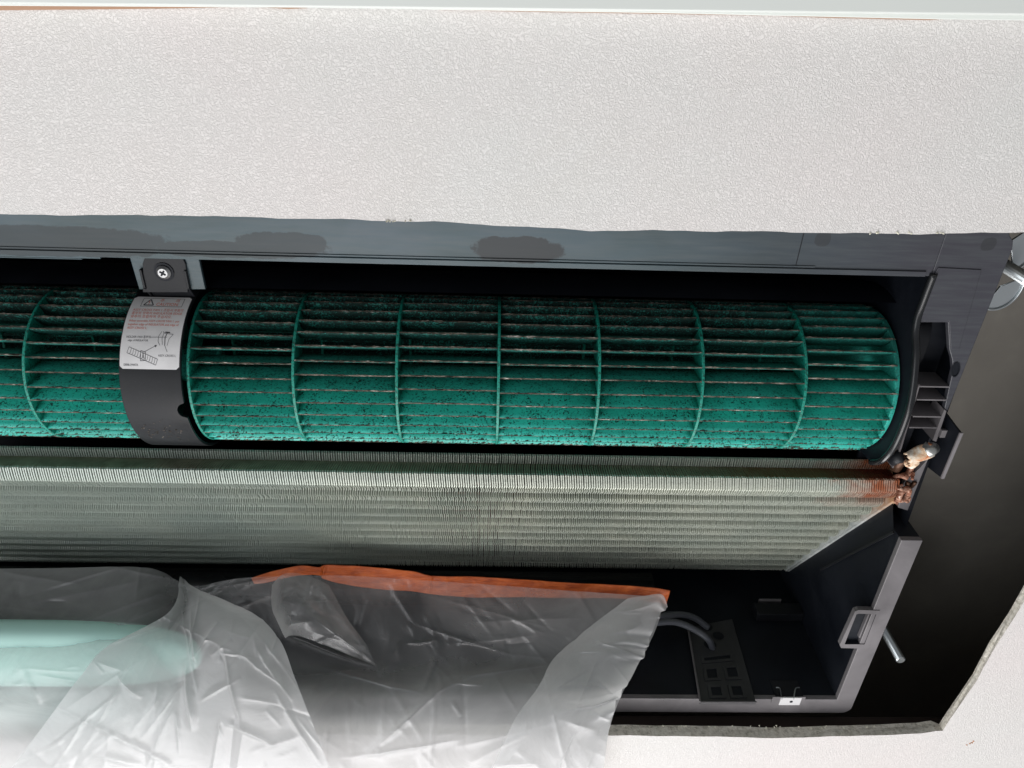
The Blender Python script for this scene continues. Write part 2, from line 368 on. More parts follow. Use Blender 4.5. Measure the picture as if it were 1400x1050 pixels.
# right arm of the frame
arm = [(.2745, .100, ZF), (.2745, LIP, ZF)]+[tuple(p) for p in pz([(1257, 441), (1296, 441), (1298, 478), (1302, 492), (1303, 507), (1298, 528), (1291, 560)])]
arm += [(XR, .2700, ZF), (XR, .152, ZF), (.3175, .147, ZF), (.3135, .143, ZF), (.3135, .100, ZF)]
mb.prism(arm, (0, 0, T), M_frame)
frame = mb.build('frame_plate', ac, bevel=.0006)
mb = MB()
mb.box((XL, LIP-.0035, ZF-.0012), (.27, LIP-.0001, ZF-.0001), M_frame)
mb.box((XL, LIP-.0052, ZF-.0006), (.2, LIP-.0040, ZF-.0001), M_frame)
mb.build('lip_bead', ac, bevel=.0005)
mb = MB(); mb.box((XL, LIP+.0001, ZF), (at(136, 348, ZF)[0], LIP+.0014, ZF+T), M_frame); mb.box((XL, LIP+.0014, ZF), (at(110, 348, ZF)[0], LIP+.0022, ZF+T), M_frame); mb.build('lip_step', ac, bevel=.0003)
# raised panel right of the opening
mb = MB(); mb.prism(pz([(1283, 366), (1342, 369), (1311, 478), (1300, 478), (1298, 439), (1258, 439), (1262, 408)], ZF-.0007), (0, 0, .0006), M_frame)
mb.build('raised_panel', ac, bevel=.0003)
# seam between the two frame mouldings
mb = MB(); a, b = at(1098, 322, ZF), at(1091, 366, ZF); mb.box((a[0]-.0002, .1, ZF-.0003), (a[0]+.0002, b[1], ZF-.00005), M_black); mb.build('seam', ac)
mb = MB()
hp = at(1306, 505, ZF); rr = [(hp[0]+.0030*math.cos(a)+.001*math.sin(a), hp[1]+.0058*math.sin(a), ZF-.0006) for a in np.linspace(0, 2*math.pi, 24, endpoint=False)]
ri = [(hp[0]+.0022*math.cos(a)+.001*math.sin(a), hp[1]+.0050*math.sin(a), ZF-.0006) for a in np.linspace(0, 2*math.pi, 24, endpoint=False)]
rd = [(x, y, ZF-.0001) for x, y, z in ri]
mb.add(rr+ri+rd, [(i, (i+1) % 24, 24+(i+1) % 24, 24+i) for i in range(24)]+[(24+i, 24+(i+1) % 24, 48+(i+1) % 24, 48+i) for i in range(24)]+[tuple(range(48, 72))], M_inner)
mb.build('slot_hole', ac)
# strip that continues the arm towards the rear box
mb = MB(); mb.prism(pz([(1258, 640), (1270, 626), (1264, 642), (1243, 699), (1228, 694), (1236, 660)]), (0, 0, T), M_tray); mb.build('frame_tail', ac, bevel=.0004)

# housing shell: black, open below
mb = MB()
xh = .3185; ztop = .584
yb = .580
mb.add([(XL, LIP-.004, ZF+T), (xh, LIP-.004, ZF+T), (xh, LIP-.004, ztop), (XL, LIP-.004, ztop), (XL, yb, .41), (xh, yb, .41), (xh, yb, ztop), (XL, yb, ztop)],
       [(0, 1, 2, 3), (5, 4, 7, 6), (3, 2, 6, 7), (1, 5, 6, 2), (4, 0, 3, 7)], M_inner)
mb.build('housing_shell', ac, fix=False)
# scroll behind the fan
YC, ZC, RF = .2662, .4629, .053
mb = MB(); A = np.radians(np.linspace(-175, 80, 40)); pts = []
for i, a in enumerate(A):
    r = .064+.018*i/39; pts.append((YC+r*math.sin(a) if False else YC-r*math.cos(a+math.pi/2)*-1, ZC+r*math.sin(a+math.pi/2)))
prof = [(YC+(.066+.02*i/39)*math.cos(a), ZC+(.066+.02*i/39)*math.sin(a)) for i, a in enumerate(np.radians(np.linspace(190, 20, 40)))]
vs = [(XL, y, z) for y, z in prof]+[(.274, y, z) for y, z in prof]; k = len(prof)
mb.add(vs, [(i, i+1, i+1+k, i+k) for i in range(k-1)], M_inner); mb.build('scroll_casing', ac, smooth=True, fix=False)

# curved side plate around the fan end
rim = [(.1689, .4246), (.1836, .4253), (.1987, .4255), (.209, .4223), (.219, .4149), (.2357, .4071), (.2507, .4024), (.2671, .4015), (.2811, .4024), (.2931, .4055), (.304, .4115), (.312, .421)]
def smooth_line(P, n):
    P = np.array(P, float); m = len(P); out = []
    for t in np.linspace(0, m-1, n):
        i = min(int(t), m-2); f = t-i
        p0, p1, p2, p3 = P[max(i-1, 0)], P[i], P[i+1], P[min(i+2, m-1)]
        out.append(.5*((2*p1)+(-p0+p2)*f+(2*p0-5*p1+4*p2-p3)*f*f+(-p0+3*p1-3*p2+p3)*f**3))
    return np.array(out)
rs = smooth_line(rim, 50)
mb = MB(); mb.prism([(.2745, y, z) for y, z in rs]+[(.2745, .33, .58), (.2745, LIP, .58)], (.0022, 0, 0), M_inner); mb.build('side_plate', ac)
mb = MB(); mb.tube([(.2752, y, z) for y, z in rs], .0024, M_rim, 12); mb.build('side_rim', ac, smooth=True)
# bearing pocket right of the side plate
mb = MB()
a = at(1297, 441, ZF); xr_, y0_ = a[0], a[1]
def wall(x0, y0, x1, y1, z0, z1, th, m=M_black): mb.box((min(x0, x1)-th/2, min(y0, y1)-th/2, z0), (max(x0, x1)+th/2, max(y0, y1)+th/2, z1), m)
mb.box((.279, y0_-.001, .445), (.314, .345, .447), M_inner)       # pocket roof
mb.box((.3165, .19, ZF+.004), (.3180, .33, .50), M_inner)
mb.build('bearing_pocket', ac)
mb = MB(); c0 = at(1276, 482, .437); cy = []
for i in range(15):
    a_ = math.radians(-80+160*i/14); cy.append((c0[1]+.020*math.sin(a_), .4455-.006*math.cos(a_)))
vs = [(.2815, y, z) for y, z in cy]+[(.298, y, z) for y, z in cy]
mb.add(vs, [(i, i+1, i+16, i+15) for i in range(14)], M_black); mb.build('bearing_cap', ac, smooth=True)
for (xa, ya, xb, yb_, w) in ((1256, 528, 1297, 530, 2.2), (1253, 546, 1292, 549, 2.2), (1248, 569, 1290, 572, 1.6), (1243, 584, 1284, 587, 1.6)):
    mb = MB(); p, q = at(xa, ya, ZF), at(xb, yb_, ZF); mb.box((p[0], p[1]-.0006, ZF-.0005), (q[0], p[1]+.0006, .444), M_tray)
    mb.build('rib', ac, bevel=.0002)
mb = MB(); p, q = at(1256, 526, ZF), at(1220, 640, ZF); mb.prism([p, at(1258, 526, ZF), at(1233, 612, ZF), at(1222, 640, ZF), at(1220, 640, ZF), at(1231, 611, ZF)], (0, 0, .015), M_tray); mb.build('pocket_wall', ac)
mb = MB(); mb.prism([at(1291, 560, ZF-.001), at(1294, 562, ZF-.001), at(1280, 604, ZF-.001), at(1275, 602, ZF-.001)], (0, 0, .015), M_tray); mb.build('pocket_wall', ac)
# flange that hangs down beside the pipe end
mb = MB(); xf = .3219; A_ = atx(1290, 562, xf); B_ = atx(1312, 591, xf); D_ = atx(1285, 652, xf); E_ = atx(1262, 634, xf)
mb.prism([A_, B_, D_, E_], (.0016, 0, 0), M_inner)
mb.build('corner_flange', ac, bevel=.0002)
mb = MB(); mb.box((xf-.0004, B_[1], B_[2]-.0012), (xf+.0020, D_[1], B_[2]-.0001), M_tray); mb.build('flange_edge', ac)
mb = MB(); p = at(1290, 592, .423); mb.box((xf-.004, p[1]-.003, .4215), (xf-.0002, p[1]+.003, .424), M_tray); mb.build('clip_tooth', ac)

# ---- fan bracket, screw, caution label
sx0, sx1 = -.2347, -.1958
mb = MB(); z = ZF
mb.prism(pz([(172, 335), (268, 335), (281, 396), (190, 396)], .4486), (0, 0, .003), M_frame); mb.build('bracket_seat', ac, bevel=.0006)
br = MB()
# screw tab (rounded corners) then flanges and the strap round the fan
tz = .447; tp = pz([(198, 353), (203, 350), (243, 350), (250, 353), (254, 362), (257, 400), (195, 400), (195, 360)], tz)
br.prism(tp, (0, 0, .0016), M_black)
RS = .0575; n = 150; angs = np.radians(np.linspace(-208, -88, n)[::-1]) if False else np.radians(np.linspace(-78, -218, n))
# angle here: y = YC + r*cos, z = ZC + r*sin ; 180 is the near side, 270 straight down, 350 the far side
an = np.radians(np.linspace(172, 345, n)); vs = []
for a in an:
    y, z = YC+RS*math.cos(a), ZC+RS*math.sin(a); y2, z2 = YC+(RS-.002)*math.cos(a), ZC+(RS-.002)*math.sin(a)
    x1 = sx1; ad = math.degrees(a)
    dn = (ad-272)/5.6
    if abs(dn) < 1: x1 = sx1-.0052*math.sqrt(1-dn*dn)
    vs += [(sx0, y, z), (x1, y, z), (x1, y2, z2), (sx0, y2, z2)]
fs = [(4*i+j, 4*i+(j+1) % 4, 4*i+4+(j+1) % 4, 4*i+4+j) for i in range(n-1) for j in range(4)]+[(0, 1, 2, 3), (4*n-4, 4*n-3, 4*n-2, 4*n-1)]
br.add(vs, fs, M_black)
pa, pb_ = at(196, 362, tz), at(196, 402, .4285)
for px in (196, 256):
    x = at(px, 385, tz)[0]; br.prism([(x-.0006, pa[1]+.003, tz-.0012), (x-.0006, .2000, tz-.0012), (x-.0006, .2085, .4520), (x-.0006, .2085, .4620), (x-.0006, pa[1]+.003, tz+.002)], (.0016, 0, 0), M_black)
xq0, xq1 = at(196, 380, tz)[0]+.001, at(256, 380, tz)[0]-.001
br.prism([(xq0, .1990, tz), (xq0, .2090, .4530), (xq0, .2090, .4560), (xq0, .1960, tz+.003)], (xq1-xq0, 0, 0), M_black)
bracket = br.build('fan_bracket', ac, bevel=.0004)
# screw
mb = MB(); c0 = at(224, 372, tz-.0006)
def disc(c, r, z0, z1, m, n=24, r2=None):
    r2 = r if r2 is None else r2
    vs = [(c[0]+r*math.cos(a), c[1]+r*math.sin(a), z1) for a in np.linspace(0, 2*math.pi, n, endpoint=False)]+[(c[0]+r2*math.cos(a), c[1]+r2*math.sin(a), z0) for a in np.linspace(0, 2*math.pi, n, endpoint=False)]
    mb.add(vs, [tuple(range(n)), tuple(range(n, 2*n))]+[(i, (i+1) % n, (i+1) % n+n, i+n) for i in range(n)], m)
disc(c0, .0062, tz-.0006, tz-.0001, M_inner)
disc(c0, .0046, tz-.0014, tz-.0006, M_screw); disc(c0, .0046, tz-.0028, tz-.0014, M_screw, r2=.0030)
for a in (.6, .6+math.pi/2):
    d = np.array([math.cos(a), math.sin(a)]); e = np.array([-d[1], d[0]])
    q = [(c0[0]+s*d[0]*.0021+t*e[0]*.0006, c0[1]+s*d[1]*.0021+t*e[1]*.0006, tz-.00300+(.00004 if a > 1 else 0)) for s, t in ((-1, -1), (1, -1), (1, 1), (-1, 1))]
    mb.prism(q, (0, 0, .0002), M_inner)
mb.build('screw', bracket)
# label wrapped on the strap: u across (0..1), v down (0..1)
LA0, LA1 = math.radians(190.5), math.radians(243.7)
lx0, lx1 = -.2338, -.1966
LW = lx1-lx0; RL = RS+.0003; LH = (LA1-LA0)*RL
def lab(u, v, h=0):
    a = LA0+(LA1-LA0)*v; r = RL+h
    return (lx0+LW*u, YC+r*math.cos(a), ZC+r*math.sin(a))
lb = MB(); nu, nv = 14, 30; idx = {}
vs = []
for j in range(nv+1):
    for i in range(nu+1):
        v = j/nv; u = i/nu; rc = .05
        dv = min(v, 1-v)*LH/LW
        ins = rc-math.sqrt(max(0, rc*rc-(rc-dv)**2)) if dv < rc else 0
        vs.append(lab(ins+(1-2*ins)*u, v))
lb.add(vs, [(j*(nu+1)+i, j*(nu+1)+i+1, (j+1)*(nu+1)+i+1, (j+1)*(nu+1)+i) for j in range(nv) for i in range(nu)], M_white)
asp = LW/LH
def stroke(pts, w, m, h=.00012):
    """polyline in label u,v (v scaled so that units are label widths)"""
    for (a, b) in zip(pts[:-1], pts[1:]):
        a = np.array(a, float); b = np.array(b, float); L = np.linalg.norm(b-a)
        if L == 0: continue
        k = max(1, int(L/.06)); d = (b-a)/L; e = np.array([-d[1], d[0]])*w/2
        vs = []
        for i in range(k+1):
            p = a+(b-a)*i/k
            for q in (p-e, p+e): vs.append(lab(q[0], q[1]*asp*1.2, h))
        lb.add(vs, [(2*i, 2*i+1, 2*i+3, 2*i+2) for i in range(k)], m)
def text(body, u, v, size, m, width=None, shear=0):
    cu = bpy.data.curves.new('t', 'FONT'); cu.body = body; cu.size = 1; cu.resolution_u = 2
    to = bpy.data.objects.new('t', cu); COL.objects.link(to); dg = bpy.context.evaluated_depsgraph_get()
    tm = bpy.data.meshes.new_from_object(to.evaluated_get(dg)); P = np.array([v_.co[:] for v_ in tm.vertices]) if len(tm.vertices) else np.zeros((1, 3))
    w = P[:, 0].max()-P[:, 0].min(); k = size if width is None else width/max(w, 1e-6)
    vs = [lab(u+(p[0]-P[:, 0].min())*k, (v*1.2-p[1]*size*1.15)*asp, .00012) for p in P]
    lb.add(vs, [tuple(pl.vertices) for pl in tm.polygons], m)
    bpy.data.objects.remove(to); bpy.data.meshes.remove(tm); bpy.data.curves.remove(cu)
VH = LH/LW
# heading box with warning triangle
stroke([(.17, .04), (.88, .04), (.88, .215), (.17, .215), (.17, .04)], .007, M_ink)
stroke([(.30, .065), (.385, .19), (.215, .19), (.30, .065)], .017, M_ink)
text('!', .288, .178, .12, M_red)
text('\uc8fc', .47, .115, .085, M_red); text('\uc758', .74, .115, .085, M_red)
text('CAUTION', .43, .20, .095, M_red, width=.37)
for i, (t, w) in enumerate((('ASSY CROSS FAN 1 \uc870\ub9bd\uc2dc \ubd80\ud488\uc758', .86), ('\ud649\ubd80\uc704 \uc815\ud655\ud788 INSULATOR EDGE', .86), ('\ub9de\ucd94\uc5b4 \uc870\ub9bd\ud558\uc5ec \uc8fc\uc2ed\uc2dc\uc624.', .70))):
    text(t, .07, .305+.062*i, .06, M_red, width=w)
for i, (t, w) in enumerate((('When assemble ASSY-CROSS FAN 1, put', .86), ('together edge of INSULATOR and edge of', .86), ('ASSY-CROSS L.', .34))):
    text(t, .06, .50+.058*i, .052, M_red, width=w)
text('HOLDER FAN \ud648\ubd80\uc704', .08, .755, .048, M_ink, width=.40); text('edge of INSULATOR', .11, .805, .044, M_ink, width=.34)
stroke([(.48, .74), (.76, .735)], .006, M_ink)
# sketch of the insulator and of the fan
stroke([(.66, .65), (.62, .72), (.62, .80), (.66, .86)], .006, M_ink); stroke([(.68, .65), (.72, .68), (.86, .69), (.80, .76), (.78, .86)], .006, M_ink)
stroke([(.76, .66), (.73, .74), (.74, .86)], .012, M_ink); stroke([(.72, .66), (.80, .665)], .02, M_ink); stroke([(.70, .67), (.68, .75), (.70, .85)], .006, M_ink)
stroke([(.74, .86), (.79, .95)], .006, M_ink); text('ASSY-CROSS L', .64, 1.02, .045, M_ink, width=.30)
stroke([(.40, .96), (.60, .86)], .007, M_ink); stroke([(.60, .86), (.57, .865)], .014, M_ink); stroke([(.60, .86), (.585, .885)], .014, M_ink)
L0, L1 = np.array((.13, .93)), np.array((.62, 1.10))
d = (L1-L0)/np.linalg.norm(L1-L0); e = np.array((-d[1], d[0]))*.045
stroke([L0-e, L1-e, L1+e, L0+e, L0-e], .006, M_ink)
for i in range(1, 12): p = L0+(L1-L0)*i/12; stroke([p-e, p+e*.4+d*.01, p+e], .005, M_ink)
c_ = (.385, 1.01); stroke([(c_[0]-.04, c_[1]-.07), (c_[0]+.04, c_[1]-.05), (c_[0]+.045, c_[1]+.07), (c_[0]-.035, c_[1]+.075), (c_[0]-.04, c_[1]-.07)], .008, M_ink); stroke([(c_[0], c_[1]-.04), (c_[0]+.01, c_[1]+.04)], .014, M_ink)
text('DB98-39447A', .07, (VH-.05)/1.2, .05, M_ink, width=.24)
lo = lb.build('caution_label', bracket, fix=False); lo['label'] = 'white caution label with red text on the black strap'
# lint caught on the strap
mb = MB()
for i in range(70):
    a = math.radians(random.gauss(291, 3.5) if i < 50 else random.uniform(280, 305)); x = random.uniform(sx0+.006, sx1-.005); r = random.uniform(.0002, .0007)
    p = np.array((x, YC+(RS+.0002)*math.cos(a), ZC+(RS+.0002)*math.sin(a))); t = np.array((0, -math.sin(a), math.cos(a))); nn_ = np.array((0, math.cos(a), math.sin(a)))
    k = 5; vs = [p+nn_*r*.6]+[p+(np.array((1, 0, 0))*math.cos(w)*random.uniform(.4, 1.6)+t*math.sin(w)*random.uniform(.4, 1))*r for w in np.linspace(0, 6.28, k, endpoint=False)]
    mb.add(vs, [(0, i_+1, (i_+1) % k+1) for i_ in range(k)], M_dust)
o = mb.build('lint', bracket); o['kind'] = 'stuff'

# ---- cross flow fan: rings and blades
fan = MB()
# end hubs double as the root mesh of the fan
RINGS = [-.430, -.3635, -.2967, -.2335, -.1932, -.1264, -.0598, .0065, .0724, .1408, .2094, .2715]
def annulus(mb, x, r0, r1, th, m, n=70, dust=None):
    vs = []
    for (xx, r) in ((x-th/2, r0), (x-th/2, r1), (x+th/2, r1), (x+th/2, r0)):
        vs += [(xx, YC+r*math.cos(a), ZC+r*math.sin(a)) for a in np.linspace(0, 2*math.pi, n, endpoint=False)]
    mb.add(vs, [(q*n+i, q*n+(i+1) % n, ((q+1) % 4)*n+(i+1) % n, ((q+1) % 4)*n+i) for q in range(4) for i in range(n)], m)
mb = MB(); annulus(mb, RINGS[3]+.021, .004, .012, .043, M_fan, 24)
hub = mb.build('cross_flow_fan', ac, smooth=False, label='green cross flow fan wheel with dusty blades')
for i, x in enumerate(RINGS):
    mb = MB(); th = .0019 if i not in (11,) else .003
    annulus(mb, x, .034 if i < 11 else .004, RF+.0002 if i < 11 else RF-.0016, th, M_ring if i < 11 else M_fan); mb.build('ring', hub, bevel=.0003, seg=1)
NB = 35
def blade_mesh(x0, x1, seed):
    r = np.random.RandomState(seed); mb = MB(); nx = 16; rows = []
    # section: arc from the inner to the outer radius
    m = 7
    for i in range(nx+1):
        x = x0+(x1-x0)*i/nx; ring = []
        jt = r.uniform(-.0001, .0001)
        for s in (0, 1):
            for k in range(m):
                t = k/(m-1); t_ = t if s == 0 else 1-t
                rad = .0350+(RF-.0350)*t_+(jt if t_ > .9 else 0); ang = -.155*(1-t_)**1.15+.03*math.sin(math.pi*t_)
                th = (.00055+.0004*math.sin(math.pi*min(1, t_*1.1)))*(1 if s == 0 else -1)
                if t_ > .9: th = .00042*(1 if s == 0 else -1)
                a = ang+th/rad
                ring.append((x, rad*math.cos(a), rad*math.sin(a)))
        rows.append(ring)
    k = 2*m; vs = [p for rw in rows for p in rw]
    for i in range(nx):
        for j in range(k):
            tipf = j in (m-1,)
            mb.add([], [], M_fan) if False else None
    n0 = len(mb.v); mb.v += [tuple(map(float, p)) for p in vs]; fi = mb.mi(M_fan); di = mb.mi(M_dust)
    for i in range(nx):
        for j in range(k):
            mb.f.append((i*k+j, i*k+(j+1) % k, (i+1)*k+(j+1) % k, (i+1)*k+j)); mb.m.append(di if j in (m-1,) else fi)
    mb.f += [tuple(range(k)), tuple(nx*k+j for j in range(k))]; mb.m += [fi, fi]
    # clumps of dust along the tip
    for q in range(44):
        x = r.uniform(x0+.002, x1-.002); L = r.uniform(.0005, .0050)**1.0; w = r.uniform(.0002, .0006)
        vs = [(x-L, RF, 0), (x, RF+w*.8, -w), (x+L, RF, 0), (x, RF-.0006, w*1.3), (x+L*.3, RF-.0006, -w*1.2)]
        mb.add(vs, [(0, 1, 2), (0, 2, 3), (0, 4, 1), (4, 2, 1)], M_dust)
    me = mb.mesh('blade'); me.polygons.foreach_set('use_smooth', [pl.material_index == 0 for pl in me.polygons]); return me
for i in range(len(RINGS)-1):
    if i == 3: continue
    off = random.uniform(0, 2*math.pi/NB)
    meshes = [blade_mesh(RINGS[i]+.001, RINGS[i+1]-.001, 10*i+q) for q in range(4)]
    far_ = []
    for k in range(NB):
        a = off+2*math.pi*k/NB+random.uniform(-.006, .006)
        ad = math.degrees(a) % 360
        front = 165 < ad < 352 and RINGS[i+1] > -.32
        if front:
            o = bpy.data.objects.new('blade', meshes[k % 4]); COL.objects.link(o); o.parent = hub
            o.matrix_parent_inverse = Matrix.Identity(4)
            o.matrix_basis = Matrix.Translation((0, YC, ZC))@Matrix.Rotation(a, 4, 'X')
            if i in (7, 4) and k % 4 == 1: pass
        else: far_.append((k, a))
    mb = MB()
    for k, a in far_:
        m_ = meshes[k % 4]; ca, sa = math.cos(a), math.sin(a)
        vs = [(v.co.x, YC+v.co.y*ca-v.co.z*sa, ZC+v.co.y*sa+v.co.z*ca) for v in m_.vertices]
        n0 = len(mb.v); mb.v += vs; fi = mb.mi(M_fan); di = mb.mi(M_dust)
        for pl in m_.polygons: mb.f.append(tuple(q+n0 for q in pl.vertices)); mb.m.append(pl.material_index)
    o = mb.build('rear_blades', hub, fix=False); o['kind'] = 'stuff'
mb = MB(); mb.tube([(.272, YC, ZC), (.30, YC, ZC)], .005, M_screw, 16); mb.build('fan_shaft', hub)

# ---- heat exchanger
C0, C1 = np.array((.3400, .42)), np.array((.538, .5401))     # lower face of the sloping slab (y, z)
sl = nrm(C1-C0); nm = np.array((-sl[1], sl[0])); nm = nm if nm[1] > 0 else -nm   # into the coil
SL = np.linalg.norm(C1-C0)
coil = MB()
xa, xb = -.50, .3035
for k, s_ in enumerate(np.arange(.018, SL, .021)):
    c_ = C0+sl*s_+nm*.012; coil.tube([(xa, c_[0], c_[1]), (xb+.004, c_[0], c_[1])], .0036, M_tube, 10)
c_ = C0+sl*.12+nm*.0245
coil.add([(xa, *(C0+sl*.02+nm*.026)), (xb, *(C0+sl*.02+nm*.026)), (xb, *(C1+nm*.026)), (xa, *(C1+nm*.026))], [(0, 1, 2, 3)], M_inner)
coil = coil.build('heat_exchanger', ac, smooth=True, label='finned aluminium coil rusting at its right end')
pitch = .00172; NF = int((xb-xa)/pitch)
mb = MB(); fA = mb.mi(M_fin); fB = mb.mi(M_fin2); fC = mb.mi(mat('fin_slot_shade_grime', (.10, .105, .08), .7, .1))  # slot colour also carries the shade of the gaps between fin rows
NP = 118
def fin(x0, bent):
    # outer profile points (y,z), zigzag offset in x
    pr = []; rw = rng.uniform(.5, 1.5, 16); io = .0007+.0007*math.sin(x0*23)+rng.uniform(-.0004, .0004)
    for i in range(NP+1):
        s = SL*i/NP; ph = (s % .0203)/.0203
        rowk = int(s/.0203); zig = .0009*math.sin(2*math.pi*ph)*rw[min(rowk, 15)]; nt = .57 < ph < .93; notch = .0045 if nt else 0
        pr.append((*(C0+sl*s+nm*(notch+rng.uniform(0, .0003))), zig*(0 if nt else 1)+rng.uniform(-.00012, .00012), 1 if nt else 0))
    jt = rng.uniform(-.0003, .0003)
    head = [(.3268, .4445, 0, 0), (.3250, .4415, .0004, 0), (.3256+jt, .4400, .0007, 0), (.3326, .4400, .0005, 0), (.3330, .4404, 0, 1), (.3308, .4320, -.0006, 1), (.3288+jt, .4235, -.0007, 0), (.3292+jt, .4219, -.0005, 0), (.3345, .4204, 0, 0), (.3380, .4196, .0004, 0)]
    pr = head+pr
    n = len(pr); base = len(mb.v)
    wsk = .0005
    for j, (y, z, dx, _) in enumerate(pr):
        th = .00020 if j >= len(head) else .00048
        x = x0+dx+bent*(j/n)
        iy, iz = (y+nm[0]*.015, z+nm[1]*.015) if j >= len(head) else (y+.0145-.0007*max(0, j-5), z+.009+.001*max(0, j-5))
        mb.v += [(x-th, y, z), (x+th, y, z), (x0+io+th*.5, iy, iz), (x0+io-th*.5, iy, iz)]
    for j in range(n-1):
        a = base+4*j; b = a+4; mi_ = fB if (pr[j][3] or pr[j+1][3]) and j < len(head)-1 else fC if (pr[j][3] and pr[j+1][3]) else fA
        for e in ((0, 1), (1, 2), (3, 0)): mb.f.append((a+e[0], a+e[1], b+e[1], b+e[0])); mb.m.append(mi_)
for i in range(NF):
    x0 = xa+pitch*i+rng.uniform(-.00015, .00015)
    bent = 0
    if x0 > .10 and rng.rand() < .03: bent = rng.uniform(-.0008, .0008)
    fin(x0, bent)
o = mb.build('fins', coil, fix=False); o['kind'] = 'stuff'
# end plate along the slope
mb = MB(); q0 = C0+sl*.004-nm*.001; q1 = C1-nm*.001; pts = []
for i in range(30):
    t = i/29; p = q0+(q1-q0)*t; w = .0045+.0012*math.sin(t*31)*math.sin(t*17)
    pts.append((.3040, *p))
mb.prism(pts+[(.3040, *(q1+nm*.026)), (.3040, *(q0+nm*.026))], (.0012, 0, 0), M_end)
for i in range(29):
    a = np.array(pts[i]); b = np.array(pts[i+1]); w0, w1 = .0042+.0009*math.sin(i*1.7), .0042+.0009*math.sin((i+1)*1.7)
    mb.add([a, a+(w0*1.3, 0, 0), b+(w1*1.3, 0, 0), b], [(0, 1, 2, 3)], M_end)
mb.build('end_plate', coil, label='pale metal end plate stained brown at its upper end')
# return bends, torn sleeve
def bend(px, py, z, r, rt, m, a0=0, a1=360, nm_='pipe_bend', tilt=.3, par=None):
    c_ = at(px, py, z); mb = MB(); pts = [c_+np.array((r*math.cos(a)*.8, r*math.sin(a), tilt*r*math.cos(a))) for a in np.radians(np.linspace(a0, a1, 26))]
    mb.tube(pts, rt, m, 10); return mb.build(nm_, par or coil, smooth=True)
bend(1236, 676, .419, .0052, .0021, M_rust, 20, 380)
bend(1241, 643, .424, .0050, .0022, M_rust, -60, 150, tilt=.6)
bend(1232, 660, .424, .0060, .0018, M_rust, 60, 300, tilt=-.5)
bend(1246, 660, .423, .0042, .0016, M_tube, 0, 200)
mb = MB(); mb.tube([at(1224, 640, .428), at(1231, 630, .425), at(1240, 626, .424)], .0040, M_tube, 12); mb.tube([at(1220, 628, .429), at(1235, 622, .424)], .0052, M_black, 14); mb.build('pipe_stub', coil, smooth=True)
for (px, py, z, s) in ((1233, 668, .4185, .0028), (1240, 684, .4195, .0022), (1246, 651, .423, .0024), (1226, 684, .4195, .002)):
    mb = MB(); c_ = at(px, py, z); pts = []
    for i in range(5): pts.append(c_+rng.uniform(-1, 1, 3)*s)
    mb.tube(smooth_line(pts, 16), .0011, M_rust, 8); mb.build('corroded_capillary', coil, smooth=True)
def lump(center, rad, m, seed, name, par, amp=.25, sub=3, label=None):
    bm = bmesh.new(); bmesh.ops.create_icosphere(bm, subdivisions=sub, radius=1); r = np.random.RandomState(seed); K = [(r.normal(size=3)*2.2, r.uniform(0, 6)) for _ in range(6)]
    for v in bm.verts:
        p = np.array(v.co); d = 1+amp*sum(math.sin(k@p+ph) for k, ph in K)/3
        q = p*d*np.array(rad); v.co = q
    me = bpy.data.meshes.new(name); bm.to_mesh(me); bm.free(); me.materials.append(m)
    me.transform(Matrix.Translation(Vector(center))); o = link(name, me, par, True)
    if label: o['label'] = label
    return o
# torn foam sleeve: open curled sheet
mb = MB(); c_ = at(1256, 621, .414); rows = []; nu_, nv_ = 22, 10
for j in range(nv_+1):
    for i in range(nu_+1):
        a = math.radians(-30+240*i/nu_); l = -0.5+j/nv_; r = .0043*(1+.12*math.sin(3*a+j*.7))
        ragged = (.06*math.sin(i*1.9) if j in (0, nv_) else 0)
        rows.append(c_+np.array(((l+ragged)*.0155+.002*math.cos(a), r*math.cos(a)+(l)*-.008, -r*math.sin(a)*.8+.002*l)))
mb.add(rows, [(j*(nu_+1)+i, j*(nu_+1)+i+1, (j+1)*(nu_+1)+i+1, (j+1)*(nu_+1)+i) for j in range(nv_) for i in range(nu_)], M_foam)
o = mb.build('torn_foam_sleeve', coil, smooth=True, fix=False); sd = o.modifiers.new('solid', 'SOLIDIFY'); sd.thickness = .0012
mb = MB(); p = at(1272, 616, .412); mb.tube([p+np.array((-.0035, 0, .004)), p+np.array((.0005, .0005, 0)), p+np.array((.0038, 0, .0035))], .0045, mat('silver_foil', (.55, .56, .54), .35, .8), 12); mb.build('foil_cuff', coil, smooth=True)
lump(at(1246, 634, .417), (.0045, .0035, .0035), M_foam, 3, 'foam_scrap', coil)

# ---- rear box with tray rim
ZT = .405; bx = .3242; bi = .3079; yo, yi = .5752, .5565
mb = MB()
rim_out = [(XL, yo)]
R_ = .008
rim_out += [(bx-R_+R_*math.sin(a), yo-R_+R_*math.cos(a)) for a in np.linspace(0, math.pi/2, 8)]
rim_out += [(bx, .3715)]
rim_in = [(bi, .3715), (bi, yi), (XL, yi)]
mb.prism([(x, y, ZT) for x, y in rim_out+rim_in], (0, 0, .0045), M_tray)
mb.build('tray_rim', ac, bevel=.0006)
mb = MB()
mb.box((bi, .3715, ZT+.0046), (bx-.0006, yo-.004, .4429), M_inner); mb.build('side_wall', ac)
mb = MB(); mb.add([(bi-.0002, .380, ZT+.006), (bi-.0002, yi, ZT+.006), (bi-.0002, yi, .58), (bi-.0002, .345, .58), (bi-.0002, .345, .437)], [(0, 1, 2, 3, 4)], M_inner)
mb.build('inner_side_wall', ac, fix=False)
mb = MB(); mb.box((XL, yi, ZT+.0046), (bx-.001, yo-.001, .56), M_inner); mb.build('rear_wall', ac)
